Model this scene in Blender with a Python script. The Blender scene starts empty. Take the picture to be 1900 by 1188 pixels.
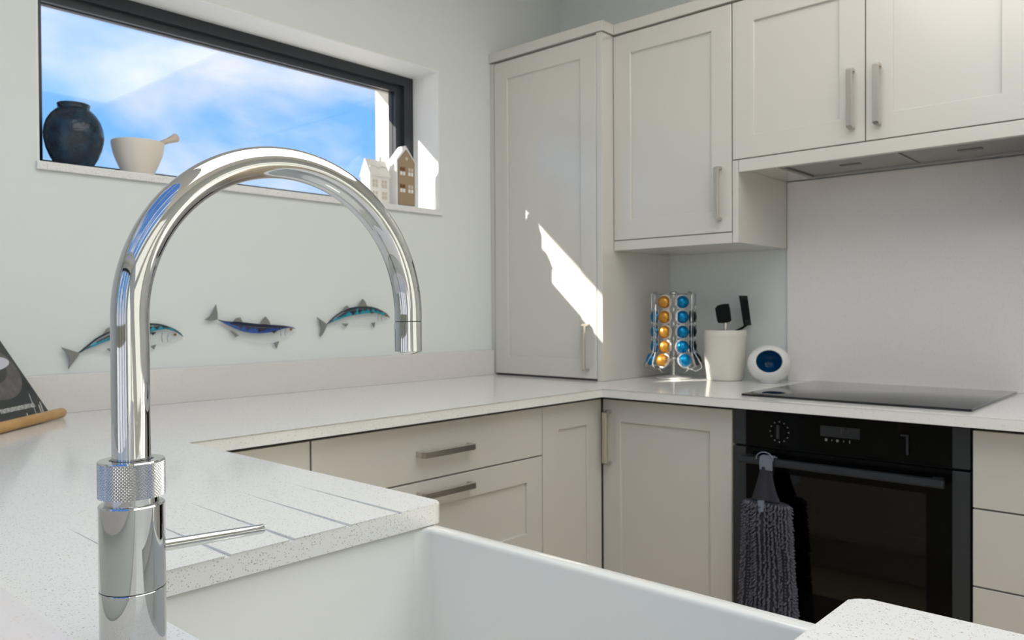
import bpy, bmesh, math, random
from mathutils import Vector, Matrix
random.seed(7)
scene = bpy.context.scene
COL = scene.collection
# ------------------------------------------------------------------ camera
CAM = Vector((-2.6799, -2.1355, 1.1537)); YAW, PITCH, ROLL, FPX = 42.1699, -0.6096, -0.3299, 1472.03
def _cam():
    y, p, r = (math.radians(a) for a in (YAW, PITCH, ROLL))
    f = Vector((math.cos(y)*math.cos(p), math.sin(y)*math.cos(p), math.sin(p)))
    rt = Vector((math.sin(y), -math.cos(y), 0)); up = rt.cross(f)
    r2 = math.cos(r)*rt + math.sin(r)*up; u2 = -math.sin(r)*rt + math.cos(r)*up
    return f, r2, u2
CF, CR, CU = _cam()
cd = bpy.data.cameras.new('camera'); co = bpy.data.objects.new('camera', cd); COL.objects.link(co)
M = Matrix((CR, CU, -CF)).transposed().to_4x4(); M.translation = CAM; co.matrix_world = M
cd.sensor_width = 36.0; cd.lens = FPX/1900*36; cd.clip_start = .02; cd.clip_end = 500
cd.dof.use_dof = True; cd.dof.focus_distance = .60; cd.dof.aperture_fstop = 20
scene.camera = co
# ------------------------------------------------------------------ view
vs = scene.view_settings
vs.view_transform = 'Standard'; vs.look = 'None'; vs.exposure = 0.1; vs.gamma = 1.0; vs.use_curve_mapping = False
# ------------------------------------------------------------------ world: blue sky with clouds
def N(nt, t, loc=None, **kw):
    n = nt.nodes.new(t)
    for k, v in kw.items():
        if k.startswith('i_'):
            key = k[2:]; key = int(key) if key.isdigit() else key.replace('_', ' ')
            n.inputs[key].default_value = v
        else: setattr(n, k, v)
    return n
world = bpy.data.worlds.new('sky'); scene.world = world; world.use_nodes = True
SKY_STRENGTH = 1.0
SKY_OFF = (7.9, 5.5, 3.1)
def build_world():
    nt = world.node_tree; nt.nodes.clear(); L = nt.links.new
    tc = N(nt, 'ShaderNodeTexCoord'); sep = N(nt, 'ShaderNodeSeparateXYZ'); L(tc.outputs['Generated'], sep.inputs[0])
    zc = N(nt, 'ShaderNodeMath', operation='MAXIMUM'); L(sep.outputs['Z'], zc.inputs[0]); zc.inputs[1].default_value = 0.0
    grad = N(nt, 'ShaderNodeValToRGB'); L(zc.outputs[0], grad.inputs[0])
    e = grad.color_ramp.elements; e[0].position = 0.0; e[0].color = (.86, .92, 1.0, 1); e[1].position = .75; e[1].color = (.10, .30, .80, 1)
    m = grad.color_ramp.elements.new(.20); m.color = (.20, .52, 1.0, 1)
    za = N(nt, 'ShaderNodeMath', operation='ADD', i_1=.45); L(zc.outputs[0], za.inputs[0])
    dv = N(nt, 'ShaderNodeVectorMath', operation='DIVIDE'); L(tc.outputs['Generated'], dv.inputs[0])
    cz = N(nt, 'ShaderNodeCombineXYZ'); 
    for i in range(3): L(za.outputs[0], cz.inputs[i])
    L(cz.outputs[0], dv.inputs[1])
    mp = N(nt, 'ShaderNodeMapping'); L(dv.outputs[0], mp.inputs[0])
    mp.inputs['Location'].default_value = SKY_OFF; mp.inputs['Scale'].default_value = (1, 1, 1.3)
    no = N(nt, 'ShaderNodeTexNoise', i_Scale=2.6, i_Detail=6.0, i_Roughness=.52, i_Distortion=.25); L(mp.outputs[0], no.inputs['Vector'])
    ra = N(nt, 'ShaderNodeValToRGB'); L(no.outputs['Fac'], ra.inputs[0])
    e = ra.color_ramp.elements; e[0].position = .48; e[0].color = (0, 0, 0, 1); e[1].position = .68; e[1].color = (1, 1, 1, 1)
    cl = N(nt, 'ShaderNodeMix', data_type='RGBA'); L(ra.outputs[0], cl.inputs['Factor']); L(grad.outputs[0], cl.inputs[6]); cl.inputs[7].default_value = (.84, .89, 1.0, 1)
    # ground tone below the horizon
    lt = N(nt, 'ShaderNodeMath', operation='LESS_THAN', i_1=0.0); L(sep.outputs['Z'], lt.inputs[0])
    gm = N(nt, 'ShaderNodeMix', data_type='RGBA'); L(lt.outputs[0], gm.inputs['Factor']); L(cl.outputs[2], gm.inputs[6]); gm.inputs[7].default_value = (.28, .27, .22, 1)
    bg = N(nt, 'ShaderNodeBackground', i_Strength=SKY_STRENGTH); L(gm.outputs[2], bg.inputs['Color'])
    out = N(nt, 'ShaderNodeOutputWorld'); L(bg.outputs[0], out.inputs[0])
build_world()
# ------------------------------------------------------------------ sun
SUN_DIR = Vector((1.6, -1.0, -.92)).normalized()
sl = bpy.data.lights.new('sun', 'SUN'); sl.energy = 9.5; sl.angle = math.radians(.53); sl.color = (1, .93, .82)
so = bpy.data.objects.new('sun', sl); COL.objects.link(so); so.rotation_euler = SUN_DIR.to_track_quat('-Z', 'Y').to_euler(); so.location = (-8, 5, 6)
# ------------------------------------------------------------------ materials
MATS = {}
def pmat(name, col, rough=.5, metal=0.0, spec=.5, coat=0.0, bump=None, var=None, ior=None):
    m = bpy.data.materials.new(name); m.use_nodes = True; nt = m.node_tree; L = nt.links.new
    b = nt.nodes['Principled BSDF']; b.inputs['Base Color'].default_value = (*col, 1); b.inputs['Roughness'].default_value = rough
    b.inputs['Metallic'].default_value = metal; b.inputs['Specular IOR Level'].default_value = spec; b.inputs['Coat Weight'].default_value = coat
    if ior: b.inputs['IOR'].default_value = ior
    tc = N(nt, 'ShaderNodeTexCoord')
    if var:   # (scale, second colour, lo, hi)
        no = N(nt, 'ShaderNodeTexNoise', i_Scale=var[0], i_Detail=4.0); L(tc.outputs['Object'], no.inputs['Vector'])
        r = N(nt, 'ShaderNodeMapRange', i_1=var[2], i_2=var[3]); L(no.outputs['Fac'], r.inputs[0])
        mx = N(nt, 'ShaderNodeMix', data_type='RGBA'); L(r.outputs[0], mx.inputs['Factor']); mx.inputs[6].default_value = (*col, 1); mx.inputs[7].default_value = (*var[1], 1)
        L(mx.outputs[2], b.inputs['Base Color'])
    if bump:  # (scale, strength, distance)
        nb = N(nt, 'ShaderNodeTexNoise', i_Scale=bump[0], i_Detail=3.0); L(tc.outputs['Object'], nb.inputs['Vector'])
        bp = N(nt, 'ShaderNodeBump', i_Strength=bump[1], i_Distance=bump[2]); L(nb.outputs['Fac'], bp.inputs['Height']); L(bp.outputs[0], b.inputs['Normal'])
    MATS[name] = m; return m
def quartz(name, col, speck, rough=.13):
    m = pmat(name, col, rough); nt = m.node_tree; L = nt.links.new; b = nt.nodes['Principled BSDF']
    tc = N(nt, 'ShaderNodeTexCoord')
    def specks(scale, rad, dens):
        v = N(nt, 'ShaderNodeTexVoronoi', i_Scale=scale); L(tc.outputs['Object'], v.inputs['Vector'])
        a = N(nt, 'ShaderNodeMath', operation='LESS_THAN', i_1=rad); L(v.outputs['Distance'], a.inputs[0])
        s = N(nt, 'ShaderNodeSeparateColor'); L(v.outputs['Color'], s.inputs[0])
        d = N(nt, 'ShaderNodeMath', operation='LESS_THAN', i_1=dens); L(s.outputs[0], d.inputs[0])
        w = N(nt, 'ShaderNodeMath', operation='MULTIPLY'); L(a.outputs[0], w.inputs[0]); L(d.outputs[0], w.inputs[1])
        t = N(nt, 'ShaderNodeMath', operation='MULTIPLY'); L(w.outputs[0], t.inputs[0]); L(s.outputs[1], t.inputs[1]); t.use_clamp = True
        return t
    t1 = specks(300, .30, .22); t2 = specks(560, .34, .35)
    ad = N(nt, 'ShaderNodeMath', operation='MAXIMUM'); L(t1.outputs[0], ad.inputs[0]); L(t2.outputs[0], ad.inputs[1])
    mx = N(nt, 'ShaderNodeMix', data_type='RGBA'); L(ad.outputs[0], mx.inputs['Factor']); mx.inputs[6].default_value = (*col, 1); mx.inputs[7].default_value = (*speck, 1)
    L(mx.outputs[2], b.inputs['Base Color']); return m
def thin_glass(name, tint=(1, 1, 1), refl=1.0, rough=0.0):
    m = bpy.data.materials.new(name); m.use_nodes = True; nt = m.node_tree; nt.nodes.clear(); L = nt.links.new
    tr = N(nt, 'ShaderNodeBsdfTransparent'); tr.inputs[0].default_value = (*tint, 1)
    gl = N(nt, 'ShaderNodeBsdfGlossy', i_Roughness=rough)
    lw = N(nt, 'ShaderNodeLayerWeight', i_Blend=.5); p5 = N(nt, 'ShaderNodeMath', operation='POWER', i_1=5.0); L(lw.outputs['Facing'], p5.inputs[0])
    fr = N(nt, 'ShaderNodeMath', operation='MULTIPLY_ADD', i_1=.955, i_2=.045); L(p5.outputs[0], fr.inputs[0])
    ml = N(nt, 'ShaderNodeMath', operation='MULTIPLY', i_1=refl); L(fr.outputs[0], ml.inputs[0])
    mx = N(nt, 'ShaderNodeMixShader'); L(ml.outputs[0], mx.inputs[0]); L(tr.outputs[0], mx.inputs[1]); L(gl.outputs[0], mx.inputs[2])
    o = N(nt, 'ShaderNodeOutputMaterial'); L(mx.outputs[0], o.inputs[0]); MATS[name] = m; return m
def milky_glass(name, col, alpha):
    m = bpy.data.materials.new(name); m.use_nodes = True; nt = m.node_tree; b = nt.nodes['Principled BSDF']
    b.inputs['Base Color'].default_value = (*col, 1); b.inputs['Roughness'].default_value = .08; b.inputs['Alpha'].default_value = alpha
    MATS[name] = m; return m
WALLC = (.72, .757, .733)
pmat('wall_paint', WALLC, .75, bump=(90, .05, .002))
pmat('reveal_paint', (.82, .83, .83), .7)
pmat('render_outside', (.80, .76, .68), .85)
pmat('opal', (.85, .85, .83), .5)
pmat('ceiling_paint', (.85, .85, .84), .8)
pmat('floor_tile', (.58, .47, .34), .4, var=(3, (.50, .40, .28), .35, .65))
pmat('paving', (.66, .63, .58), .85, var=(2, (.56, .54, .50), .35, .65))
pmat('cabinet_paint', (.615, .593, .548), .24, spec=1.0, coat=.7)
MATS['cabinet_paint'].node_tree.nodes['Principled BSDF'].inputs['Coat Roughness'].default_value = .2
pmat('gap_shade', (.06, .055, .05), .8)  # dark tone painted for the shade below the tall cupboard door
quartz('quartz', (.80, .80, .775), (.42, .38, .34))
quartz('quartz_wall', (.83, .80, .78), (.68, .64, .615), .16)
quartz('quartz_upstand', (.70, .665, .64), (.58, .54, .51), .16)
pmat('chrome', (.56, .57, .58), .025, 1.0)
pmat('chrome_knurl', (.56, .56, .56), .18, 1.0)
pmat('steel', (.60, .56, .51), .28, 1.0)
pmat('steel_polished', (.75, .73, .70), .12, 1.0)
pmat('stand_base', (.80, .78, .76), .25, .25)
pmat('rubber_black', (.006, .006, .007), .5)
pmat('utensil_black', (.003, .0035, .005), .5, spec=.12)
pmat('frame_anthracite', (.022, .026, .033), .38)
thin_glass('window_glass', refl=.65)
thin_glass('oven_glass', (.09, .12, .10), 1.0)
pmat('glass_black', (.004, .005, .006), .04, spec=.5)
pmat('oven_black', (.002, .0022, .0024), .12, spec=.12)
pmat('oven_trim', (.035, .040, .046), .38, .3)
pmat('oven_handle', (.030, .034, .040), .35, .5)
pmat('oven_inside', (.035, .045, .038), .5)
pmat('oven_wire', (.35, .36, .33), .3, .8)
pmat('oven_mark', (.22, .23, .24), .6)
pmat('oven_display', (.018, .022, .028), .25)
pmat('ceramic_white', (.79, .80, .755), .06, coat=.3)
pmat('stoneware', (.72, .68, .60), .35)
pmat('mortar_white', (.76, .70, .62), .55)
pmat('pestle_wood', (.62, .52, .42), .5)
pmat('vase_blue', (.004, .016, .035), .22, var=(34, (.012, .045, .085), .45, .7), bump=(120, .35, .004))
pmat('pig_white', (.80, .79, .76), .25)
pmat('pig_blue', (.004, .15, .36), .12)
pmat('salt', (.85, .85, .85), .9)
pmat('house_white', (.82, .80, .77), .55)
pmat('house_front', (.36, .26, .165), .7)
pmat('house_pane', (.62, .54, .46), .5)
pmat('house_pane_dark', (.16, .07, .02), .5)
pmat('bamboo', (.55, .33, .12), .42, var=(26, (.46, .25, .08), .35, .65))
pmat('book_cover', (.018, .020, .021), .3)
pmat('book_bowl', (.085, .075, .072), .4, var=(30, (.15, .13, .13), .4, .7))
pmat('book_shade', (.03, .028, .028), .4)
pmat('book_white', (.60, .60, .58), .5)
pmat('book_fish', (.55, .55, .62), .4)
pmat('book_fish_blue', (.06, .10, .38), .4)
pmat('paper', (.75, .73, .68), .8)
pmat('capsule_gold', (.55, .26, .04), .30, .7)
pmat('capsule_blue', (.0, .19, .42), .28, .7)
pmat('capsule_black', (.008, .010, .016), .3, .4)
pmat('capsule_rim', (.85, .80, .78), .3, .3)
pmat('towel_grey', (.095, .096, .125), .95)
pmat('towel_band', (.022, .023, .032), .9)
pmat('towel_loop', (.15, .17, .215), .9)
pmat('hood_metal', (.40, .39, .37), .35, .8)
pmat('hood_grey', (.20, .195, .185), .5)
pmat('fin_grey', (.20, .205, .185), .35)
milky_glass('fish_clear', (.80, .82, .84), .14)
pmat('fish_eye', (.35, .20, .06), .2)
pmat('dark_line', (.02, .02, .02), .6)
def fish_mat(name, c1, c2):
    m = pmat(name, c1, .12, coat=.5); nt = m.node_tree; L = nt.links.new; b = nt.nodes['Principled BSDF']
    at = N(nt, 'ShaderNodeAttribute', attribute_name='across'); tc = N(nt, 'ShaderNodeTexCoord')
    no = N(nt, 'ShaderNodeTexNoise', i_Scale=95.0, i_Detail=2.0); mp = N(nt, 'ShaderNodeMapping'); mp.inputs['Scale'].default_value = (1.0, 1, .25)
    L(tc.outputs['Object'], mp.inputs[0]); L(mp.outputs[0], no.inputs['Vector'])
    s = N(nt, 'ShaderNodeMath', operation='MULTIPLY_ADD', i_1=1.7, i_2=-1.0); L(no.outputs['Fac'], s.inputs[0])
    a = N(nt, 'ShaderNodeMath', operation='ADD'); L(s.outputs[0], a.inputs[0]); L(at.outputs['Fac'], a.inputs[1])
    r = N(nt, 'ShaderNodeMapRange', i_1=.38, i_2=.62); L(a.outputs[0], r.inputs[0])
    mx = N(nt, 'ShaderNodeMix', data_type='RGBA'); L(r.outputs[0], mx.inputs['Factor']); mx.inputs[6].default_value = (*c2, 1); mx.inputs[7].default_value = (*c1, 1)
    L(mx.outputs[2], b.inputs['Base Color']); return m
fish_mat('fish_teal', (.0, .26, .38), (.004, .018, .030)); fish_mat('fish_blue', (.004, .07, .34), (.003, .006, .035))
# ------------------------------------------------------------------ object helpers
ORIG = {}
def set_props(o, label=None, cat=None, group=None, kind=None):
    if label: o['label'] = label
    if cat: o['category'] = cat
    if group: o['group'] = group
    if kind: o['kind'] = kind
    return o
def thing(name, loc, label, cat, group=None):
    o = bpy.data.objects.new(name, None); COL.objects.link(o); o.location = loc; o.empty_display_size = .05
    ORIG[o.name] = Vector(loc); return set_props(o, label, cat, group)
class MB:
    """collects geometry in world coordinates"""
    def __init__(s): s.bm = bmesh.new()
    def poly(s, pts): return s.bm.faces.new([s.bm.verts.new(p) for p in pts])
    def box(s, a, b, bev=0.0, seg=2):
        x0, y0, z0 = (min(p, q) for p, q in zip(a, b)); x1, y1, z1 = (max(p, q) for p, q in zip(a, b))
        v = [s.bm.verts.new(p) for p in ((x0,y0,z0),(x1,y0,z0),(x1,y1,z0),(x0,y1,z0),(x0,y0,z1),(x1,y0,z1),(x1,y1,z1),(x0,y1,z1))]
        fs = [s.bm.faces.new([v[i] for i in f]) for f in ((0,3,2,1),(4,5,6,7),(0,1,5,4),(1,2,6,5),(2,3,7,6),(3,0,4,7))]
        if bev:
            es = list({e for f in fs for e in f.edges})
            bmesh.ops.bevel(s.bm, geom=es, offset=bev, segments=seg, affect='EDGES', profile=.6)
        return s
    def extrude(s, pts, vec, bev=0.0, seg=2, which=None):
        """closed planar outline pts extruded along vec"""
        vec = Vector(vec); a = [s.bm.verts.new(p) for p in pts]; b = [s.bm.verts.new(Vector(p)+vec) for p in pts]; n = len(pts)
        fs = [s.bm.faces.new(a[::-1]), s.bm.faces.new(b)]
        for i in range(n): fs.append(s.bm.faces.new((a[i], a[(i+1) % n], b[(i+1) % n], b[i])))
        if bev:
            es = set(fs[0].edges) | set(fs[1].edges)
            if which == 'far': es = set(fs[1].edges)
            bmesh.ops.bevel(s.bm, geom=list(es), offset=bev, segments=seg, affect='EDGES', profile=.6)
        return s
    def rings(s, loops, cap0=True, cap1=True, closed=True):
        vs = [[s.bm.verts.new(p) for p in l] for l in loops]; n = len(vs[0])
        for a, b in zip(vs, vs[1:]):
            for i in range(n if closed else n-1):
                j = (i+1) % n; s.bm.faces.new((a[i], a[j], b[j], b[i]))
        if cap0: s.bm.faces.new(vs[0][::-1])
        if cap1: s.bm.faces.new(vs[-1])
        return s
    def lathe(s, c, prof, n=32, axis=(0,0,1), cap0=True, cap1=True, sc=None):
        """prof: (radius, height along axis)"""
        ax = Vector(axis).normalized(); u = ax.orthogonal().normalized(); w = ax.cross(u); c = Vector(c)
        loops = []
        for r, h in prof:
            l = []
            for i in range(n):
                t = 2*math.pi*i/n; p = ax*h + (u*math.cos(t)+w*math.sin(t))*max(r, 1e-5)
                if sc: p = Vector((p.x*sc[0], p.y*sc[1], p.z*sc[2]))
                l.append(c+p)
            loops.append(l)
        return s.rings(loops, cap0, cap1)
    def tube(s, path, r, n=12, cap=True):
        path = [Vector(p) for p in path]; loops = []; prev = None
        for i, p in enumerate(path):
            t = (path[min(i+1, len(path)-1)]-path[max(i-1, 0)]).normalized()
            if prev is None: u = t.orthogonal().normalized()
            else:
                u = prev - t*prev.dot(t); u = u.normalized() if u.length > 1e-6 else t.orthogonal().normalized()
            prev = u; w = t.cross(u); rr = r[i] if isinstance(r, (list, tuple)) else r
            loops.append([p+(u*math.cos(2*math.pi*k/n)+w*math.sin(2*math.pi*k/n))*rr for k in range(n)])
        return s.rings(loops, cap, cap)
    def mesh(s, name, off, smooth):
        bmesh.ops.recalc_face_normals(s.bm, faces=s.bm.faces)
        me = bpy.data.meshes.new(name)
        for v in s.bm.verts: v.co -= off
        s.bm.to_mesh(me); s.bm.free()
        if smooth is True: me.polygons.foreach_set('use_smooth', [True]*len(me.polygons))
        elif smooth:
            me.polygons.foreach_set('use_smooth', [True]*len(me.polygons)); me.set_sharp_from_angle(angle=math.radians(smooth))
        return me
    def build(s, name, mat, parent=None, smooth=None, label=None, cat=None, group=None, kind=None):
        if parent is not None: off = ORIG[parent.name]
        else:
            vs = [v.co for v in s.bm.verts]
            off = Vector(((min(v.x for v in vs)+max(v.x for v in vs))/2, (min(v.y for v in vs)+max(v.y for v in vs))/2, min(v.z for v in vs)))
        me = s.mesh(name, off, smooth); o = bpy.data.objects.new(name, me); COL.objects.link(o)
        me.materials.append(MATS[mat])
        if parent is not None: o.parent = parent
        else: o.location = off
        ORIG[o.name] = off.copy(); return set_props(o, label, cat, group, kind)
def rrect(x0, y0, x1, y1, r, z, n=5):
    pts = []
    for cx, cy, a0 in ((x1-r, y1-r, 0), (x0+r, y1-r, 90), (x0+r, y0+r, 180), (x1-r, y0+r, 270)):
        for i in range(n+1):
            t = math.radians(a0+90*i/n); pts.append((cx+r*math.cos(t), cy+r*math.sin(t), z))
    return pts
def pix(u, v, ax, val):
    """point of a real plane seen at pixel (u, v), used to read sizes off the photograph"""
    d = CF + CR*((u-950)/FPX) + CU*((594-v)/FPX); t = (val-CAM[ax])/d[ax]; return CAM + d*t
# ------------------------------------------------------------------ room shell
H = .91; TH = .026
XL, YF, ZC = -5.3, -4.7, 2.55
WX0, WX1, WZ0, WZ1, WY = -2.0245, -.7133, 1.504, 2.030, .36
def struct(name, mb, mat, parent=None, smooth=None): return mb.build(name, mat, parent, smooth, kind='structure')
m = MB(); m.box((XL-.3, YF-.3, -.12), (.25, WY, 0)); struct('floor', m, 'floor_tile')
m = MB()
m.box((XL-.3, 0, 0), (WX0, WY, ZC)); m.box((WX1, 0, 0), (.25, WY, ZC)); m.box((WX0, 0, 0), (WX1, WY, WZ0)); m.box((WX0, 0, WZ1), (WX1, WY, ZC))
wall_back = struct('wall_back', m, 'wall_paint')
m = MB(); m.box((0, YF-.3, 0), (.25, 0, ZC)); struct('wall_right', m, 'wall_paint')
m = MB(); m.box((XL-.3, YF-.3, 0), (0, YF, ZC)); struct('wall_front', m, 'wall_paint')
GY0, GY1, GZ1 = -4.4, -.74, 2.40
m = MB(); m.box((XL-.3, GY1, 0), (XL, 0, ZC)); m.box((XL-.3, YF, 0), (XL, GY0, ZC)); m.box((XL-.3, GY0, GZ1), (XL, GY1, ZC)); struct('wall_left', m, 'wall_paint')
RX0, RX1, RY0, RY1 = -5.1, -2.9, -4.4, -.5                      # glazed roof invented over the living end for more daylight, four lights
ROOF = [(RX0, RY0+(RY1-RY0)*k/4, RX1, RY0+(RY1-RY0)*(k+1)/4) for k in range(4)]
m = MB(); m.box((XL-.3, YF-.3, ZC), (RX0, WY, ZC+.22)); m.box((RX1, YF-.3, ZC), (.25, WY, ZC+.22)); m.box((RX0, YF-.3, ZC), (RX1, RY0, ZC+.22)); m.box((RX0, RY1, ZC), (RX1, WY, ZC+.22))
struct('ceiling', m, 'ceiling_paint')
def fill_panel(x, y, sx, sy, power, label):  # unseen panel and lamp added to brighten the kitchen
    t = thing('fill_light', (x, y, ZC-.03), label, 'fill light', 'added fill light panels')
    m = MB(); f = .02
    m.box((x-sx/2-f, y-sy/2-f, ZC-.03), (x-sx/2, y+sy/2+f, ZC)); m.box((x+sx/2, y-sy/2-f, ZC-.03), (x+sx/2+f, y+sy/2+f, ZC)); m.box((x-sx/2, y-sy/2-f, ZC-.03), (x+sx/2, y-sy/2, ZC)); m.box((x-sx/2, y+sy/2, ZC-.03), (x+sx/2, y+sy/2+f, ZC))
    m.build('frame', 'reveal_paint', t)
    m = MB(); m.box((x-sx/2, y-sy/2, ZC-.012), (x+sx/2, y+sy/2, ZC-.002)); m.build('diffuser', 'opal', t)
    l = bpy.data.lights.new('fill_lamp', 'AREA'); l.shape = 'RECTANGLE'; l.size = sx; l.size_y = sy; l.energy = power; l.color = (1, .99, .97)
    o = bpy.data.objects.new('fill_lamp', l); COL.objects.link(o); o.parent = t; o.location = (0, 0, .014)
fill_panel(-1.60, -2.0, 2.0, 1.9, 26, 'large unseen fill light panel added over the kitchen floor')
m = MB(); m.box((-40, -40, -.22), (30, 40, -.12)); g = struct('ground', m, 'paving')
# exterior reveal and painted inner reveal of the small window (thin plaster linings)
def lining(name, y0, y1, mat):
    m = MB(); t = .004
    m.box((WX1-t, y0, WZ0), (WX1, y1, WZ1)); m.box((WX0, y0, WZ0), (WX0+t, y1, WZ1)); m.box((WX0+t, y0, WZ1-t), (WX1-t, y1, WZ1))
    return struct(name, m, mat)
lining('trim_1', .0, .136, 'reveal_paint'); lining('trim_2', .20, WY, 'render_outside')
def window(name, x0, x1, z0, z1, y0, y1, fw, mat='frame_anthracite'):
    """fixed light in a wall facing y"""
    l, r, b, t = fw; gy = (y0+y1)/2+.006
    w = bpy.data.objects.new(name, None); COL.objects.link(w); w.location = ((x0+x1)/2, y0, z0); ORIG[w.name] = Vector(w.location); set_props(w, kind='structure')
    m = MB()
    def ring(X0, X1, Z0, Z1, X2, X3, Z2, Z3, ya, yb):
        o = [(X0, Z0), (X1, Z0), (X1, Z1), (X0, Z1)]; i = [(X2, Z2), (X3, Z2), (X3, Z3), (X2, Z3)]
        m.rings([[(x, ya, z) for x, z in o], [(x, ya, z) for x, z in i], [(x, yb, z) for x, z in i], [(x, yb, z) for x, z in o], [(x, ya, z) for x, z in o]], False, False)
    ring(x0, x1, z0, z1, x0+l*.62, x1-r*.62, z0+b*.62, z1-t*.62, y0, y1)
    ring(x0+l*.6, x1-r*.6, z0+b*.6, z1-t*.6, x0+l, x1-r, z0+b, z1-t, y0+.016, y1-.012)
    m.build('window_frame', mat, w)
    m = MB(); m.box((x0+l*.8, gy, z0+b*.8), (x1-r*.8, gy+.006, z1-t*.8)); m.build('pane', 'window_glass', w)
    m = MB(); q = .006
    ring2 = [(x0+l-.001, z0+b-.001), (x1-r+.001, z0+b-.001), (x1-r+.001, z1-t+.001), (x0+l-.001, z1-t+.001)]
    for (ax, az), (bx, bz) in zip(ring2, ring2[1:]+ring2[:1]):
        m.box((min(ax, bx)-q/2, gy-.008, min(az, bz)-q/2), (max(ax, bx)+q/2, gy-.001, max(az, bz)+q/2))
    m.build('glazing_seal', 'rubber_black', w)
    return w
win1 = window('window_1', WX0, WX1, WZ0+.02, WZ1, .136, .205, (.0585, .075, .032, .062))
# rear glazing of the living end, behind the camera
def glazed(name, y0, y1, z0, z1, x):
    w = bpy.data.objects.new(name, None); COL.objects.link(w); w.location = (x, (y0+y1)/2, z0); ORIG[w.name] = Vector(w.location); set_props(w, kind='structure')
    m = MB(); f = .06
    m.box((x-.12, y0, z0), (x-.05, y0+f, z1)); m.box((x-.12, y1-f, z0), (x-.05, y1, z1)); m.box((x-.12, y0+f, z1-f), (x-.05, y1-f, z1)); m.box((x-.12, y0+f, z0), (x-.05, y1-f, z0+f))
    m.build('door_frame', 'frame_anthracite', w)
    m = MB(); m.box((x-.088, y0+f*.8, z0+f*.8), (x-.082, y1-f*.8, z1-f*.8)); m.build('pane', 'window_glass', w); return w
for k in range(4):
    a = GY0+(GY1-GY0)*k/4; glazed('door_%d' % (k+1), a, a+(GY1-GY0)/4, 0, GZ1, XL)
for k, (x0, y0, x1, y1) in enumerate(ROOF):  # panes of the invented roof glazing, daylight for the kitchen
    w = bpy.data.objects.new('window_%d' % (k+2), None); COL.objects.link(w); w.location = ((x0+x1)/2, (y0+y1)/2, ZC+.14); ORIG[w.name] = Vector(w.location); set_props(w, kind='structure')
    m = MB(); f = .05; z0, z1 = ZC+.12, ZC+.20
    m.box((x0, y0, z0), (x0+f, y1, z1)); m.box((x1-f, y0, z0), (x1, y1, z1)); m.box((x0+f, y0, z0), (x1-f, y0+f, z1)); m.box((x0+f, y1-f, z0), (x1-f, y1, z1))
    m.build('window_frame', 'reveal_paint', w)
    m = MB(); m.box((x0+f*.8, y0+f*.8, ZC+.155), (x1-f*.8, y1-f*.8, ZC+.161)); m.build('pane', 'window_glass', w)
m = MB(); m.box((WX0-.004, -.012, WZ0), (WX1+.008, -.0005, WZ0+.02), .002); m.box((WX0+.0005, -.004, WZ0+.0005), (WX1-.0005, .1355, WZ0+.02))
m.build('window_sill', 'quartz', None, label='pale quartz window sill board under the dark framed window', cat='window sill')
# ------------------------------------------------------------------ worktop
XB, YA, XC = -.6505, -.6787, -1.986
XK = -2.552                       # back of the peninsula worktop
SY0, SY1, SXB = -1.898, -1.3865, -2.403
def arc(cx, cy, r, a0, a1, n=5): return [(cx+r*math.cos(math.radians(a0+(a1-a0)*i/n)), cy+r*math.sin(math.radians(a0+(a1-a0)*i/n))) for i in range(n+1)]
R1 = .013
out = [(-.001, -.001), (XK, -.001), (XK, -2.45), (XC, -2.45)]
out += arc(XC-R1, SY0-R1, R1, 0, 90)
out += [(SXB, SY0), (SXB, SY1)]
out += arc(XC-R1, SY1+R1, R1, 270, 360)
out += [(XC, YA), (XB, YA), (XB, -2.45), (-.001, -2.45)]
m = MB(); m.extrude([(x, y, H-TH) for x, y in out], (0, 0, TH), .0025, 2, 'far')
worktop = m.build('worktop', 'quartz', None, label='pale speckled quartz worktop running round the corner with drainer grooves', cat='worktop')
cm = MB()
for gx in (-2.059, -2.134, -2.208, -2.282, -2.356):
    w = .0032
    a = (SY1-.03, -.0032); b = (-1.10, .0005)
    v = [(gx-w, a[0], H+a[1]), (gx+w, a[0], H+a[1]), (gx+w, a[0], H+.01), (gx-w, a[0], H+.01)]
    v2 = [(gx-w, b[0], H+b[1]), (gx+w, b[0], H+b[1]), (gx+w, b[0], H+.01), (gx-w, b[0], H+.01)]
    cm.rings([v, v2])
cut = cm.build('groove_cutter', 'quartz')
md = worktop.modifiers.new('b', 'BOOLEAN'); md.operation = 'DIFFERENCE'; md.solver = 'EXACT'; md.object = cut
bpy.context.view_layer.update()
dg = bpy.context.evaluated_depsgraph_get(); nm = bpy.data.meshes.new_from_object(worktop.evaluated_get(dg))
worktop.modifiers.clear(); worktop.data = nm; nm.name = 'worktop'
cutme = cut.data; bpy.data.objects.remove(cut); bpy.data.meshes.remove(cutme)
if not nm.materials: nm.materials.append(MATS['quartz'])
m = MB(); m.box((XK, -.0175, H), (-.4445, -.0015, 1.0054), .0015); m.build('upstand', 'quartz_upstand', None, label='low quartz upstand along the wall below the glass fish', cat='upstand')
m = MB(); m.box((-.0135, -2.45, H), (-.0015, -1.002, 1.592), .001); m.build('splashback', 'quartz_wall', None, label='speckled stone splashback panel behind the hob', cat='splashback')
# raised ledge behind the tap
t = thing('raised_ledge', (-2.66, -1.9, 0), 'raised quartz ledge behind the tap at the back of the peninsula', 'ledge')
m = MB(); m.extrude(rrect(-2.80, -2.45, -2.548, -1.05, .03, .985), (0, 0, .02), .003, 2); m.build('ledge_top', 'quartz_upstand', t)
m = MB(); m.box((-2.78, -2.43, 0), (-2.556, -1.07, .985)); m.build('ledge_wall', 'wall_paint', t)
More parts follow.
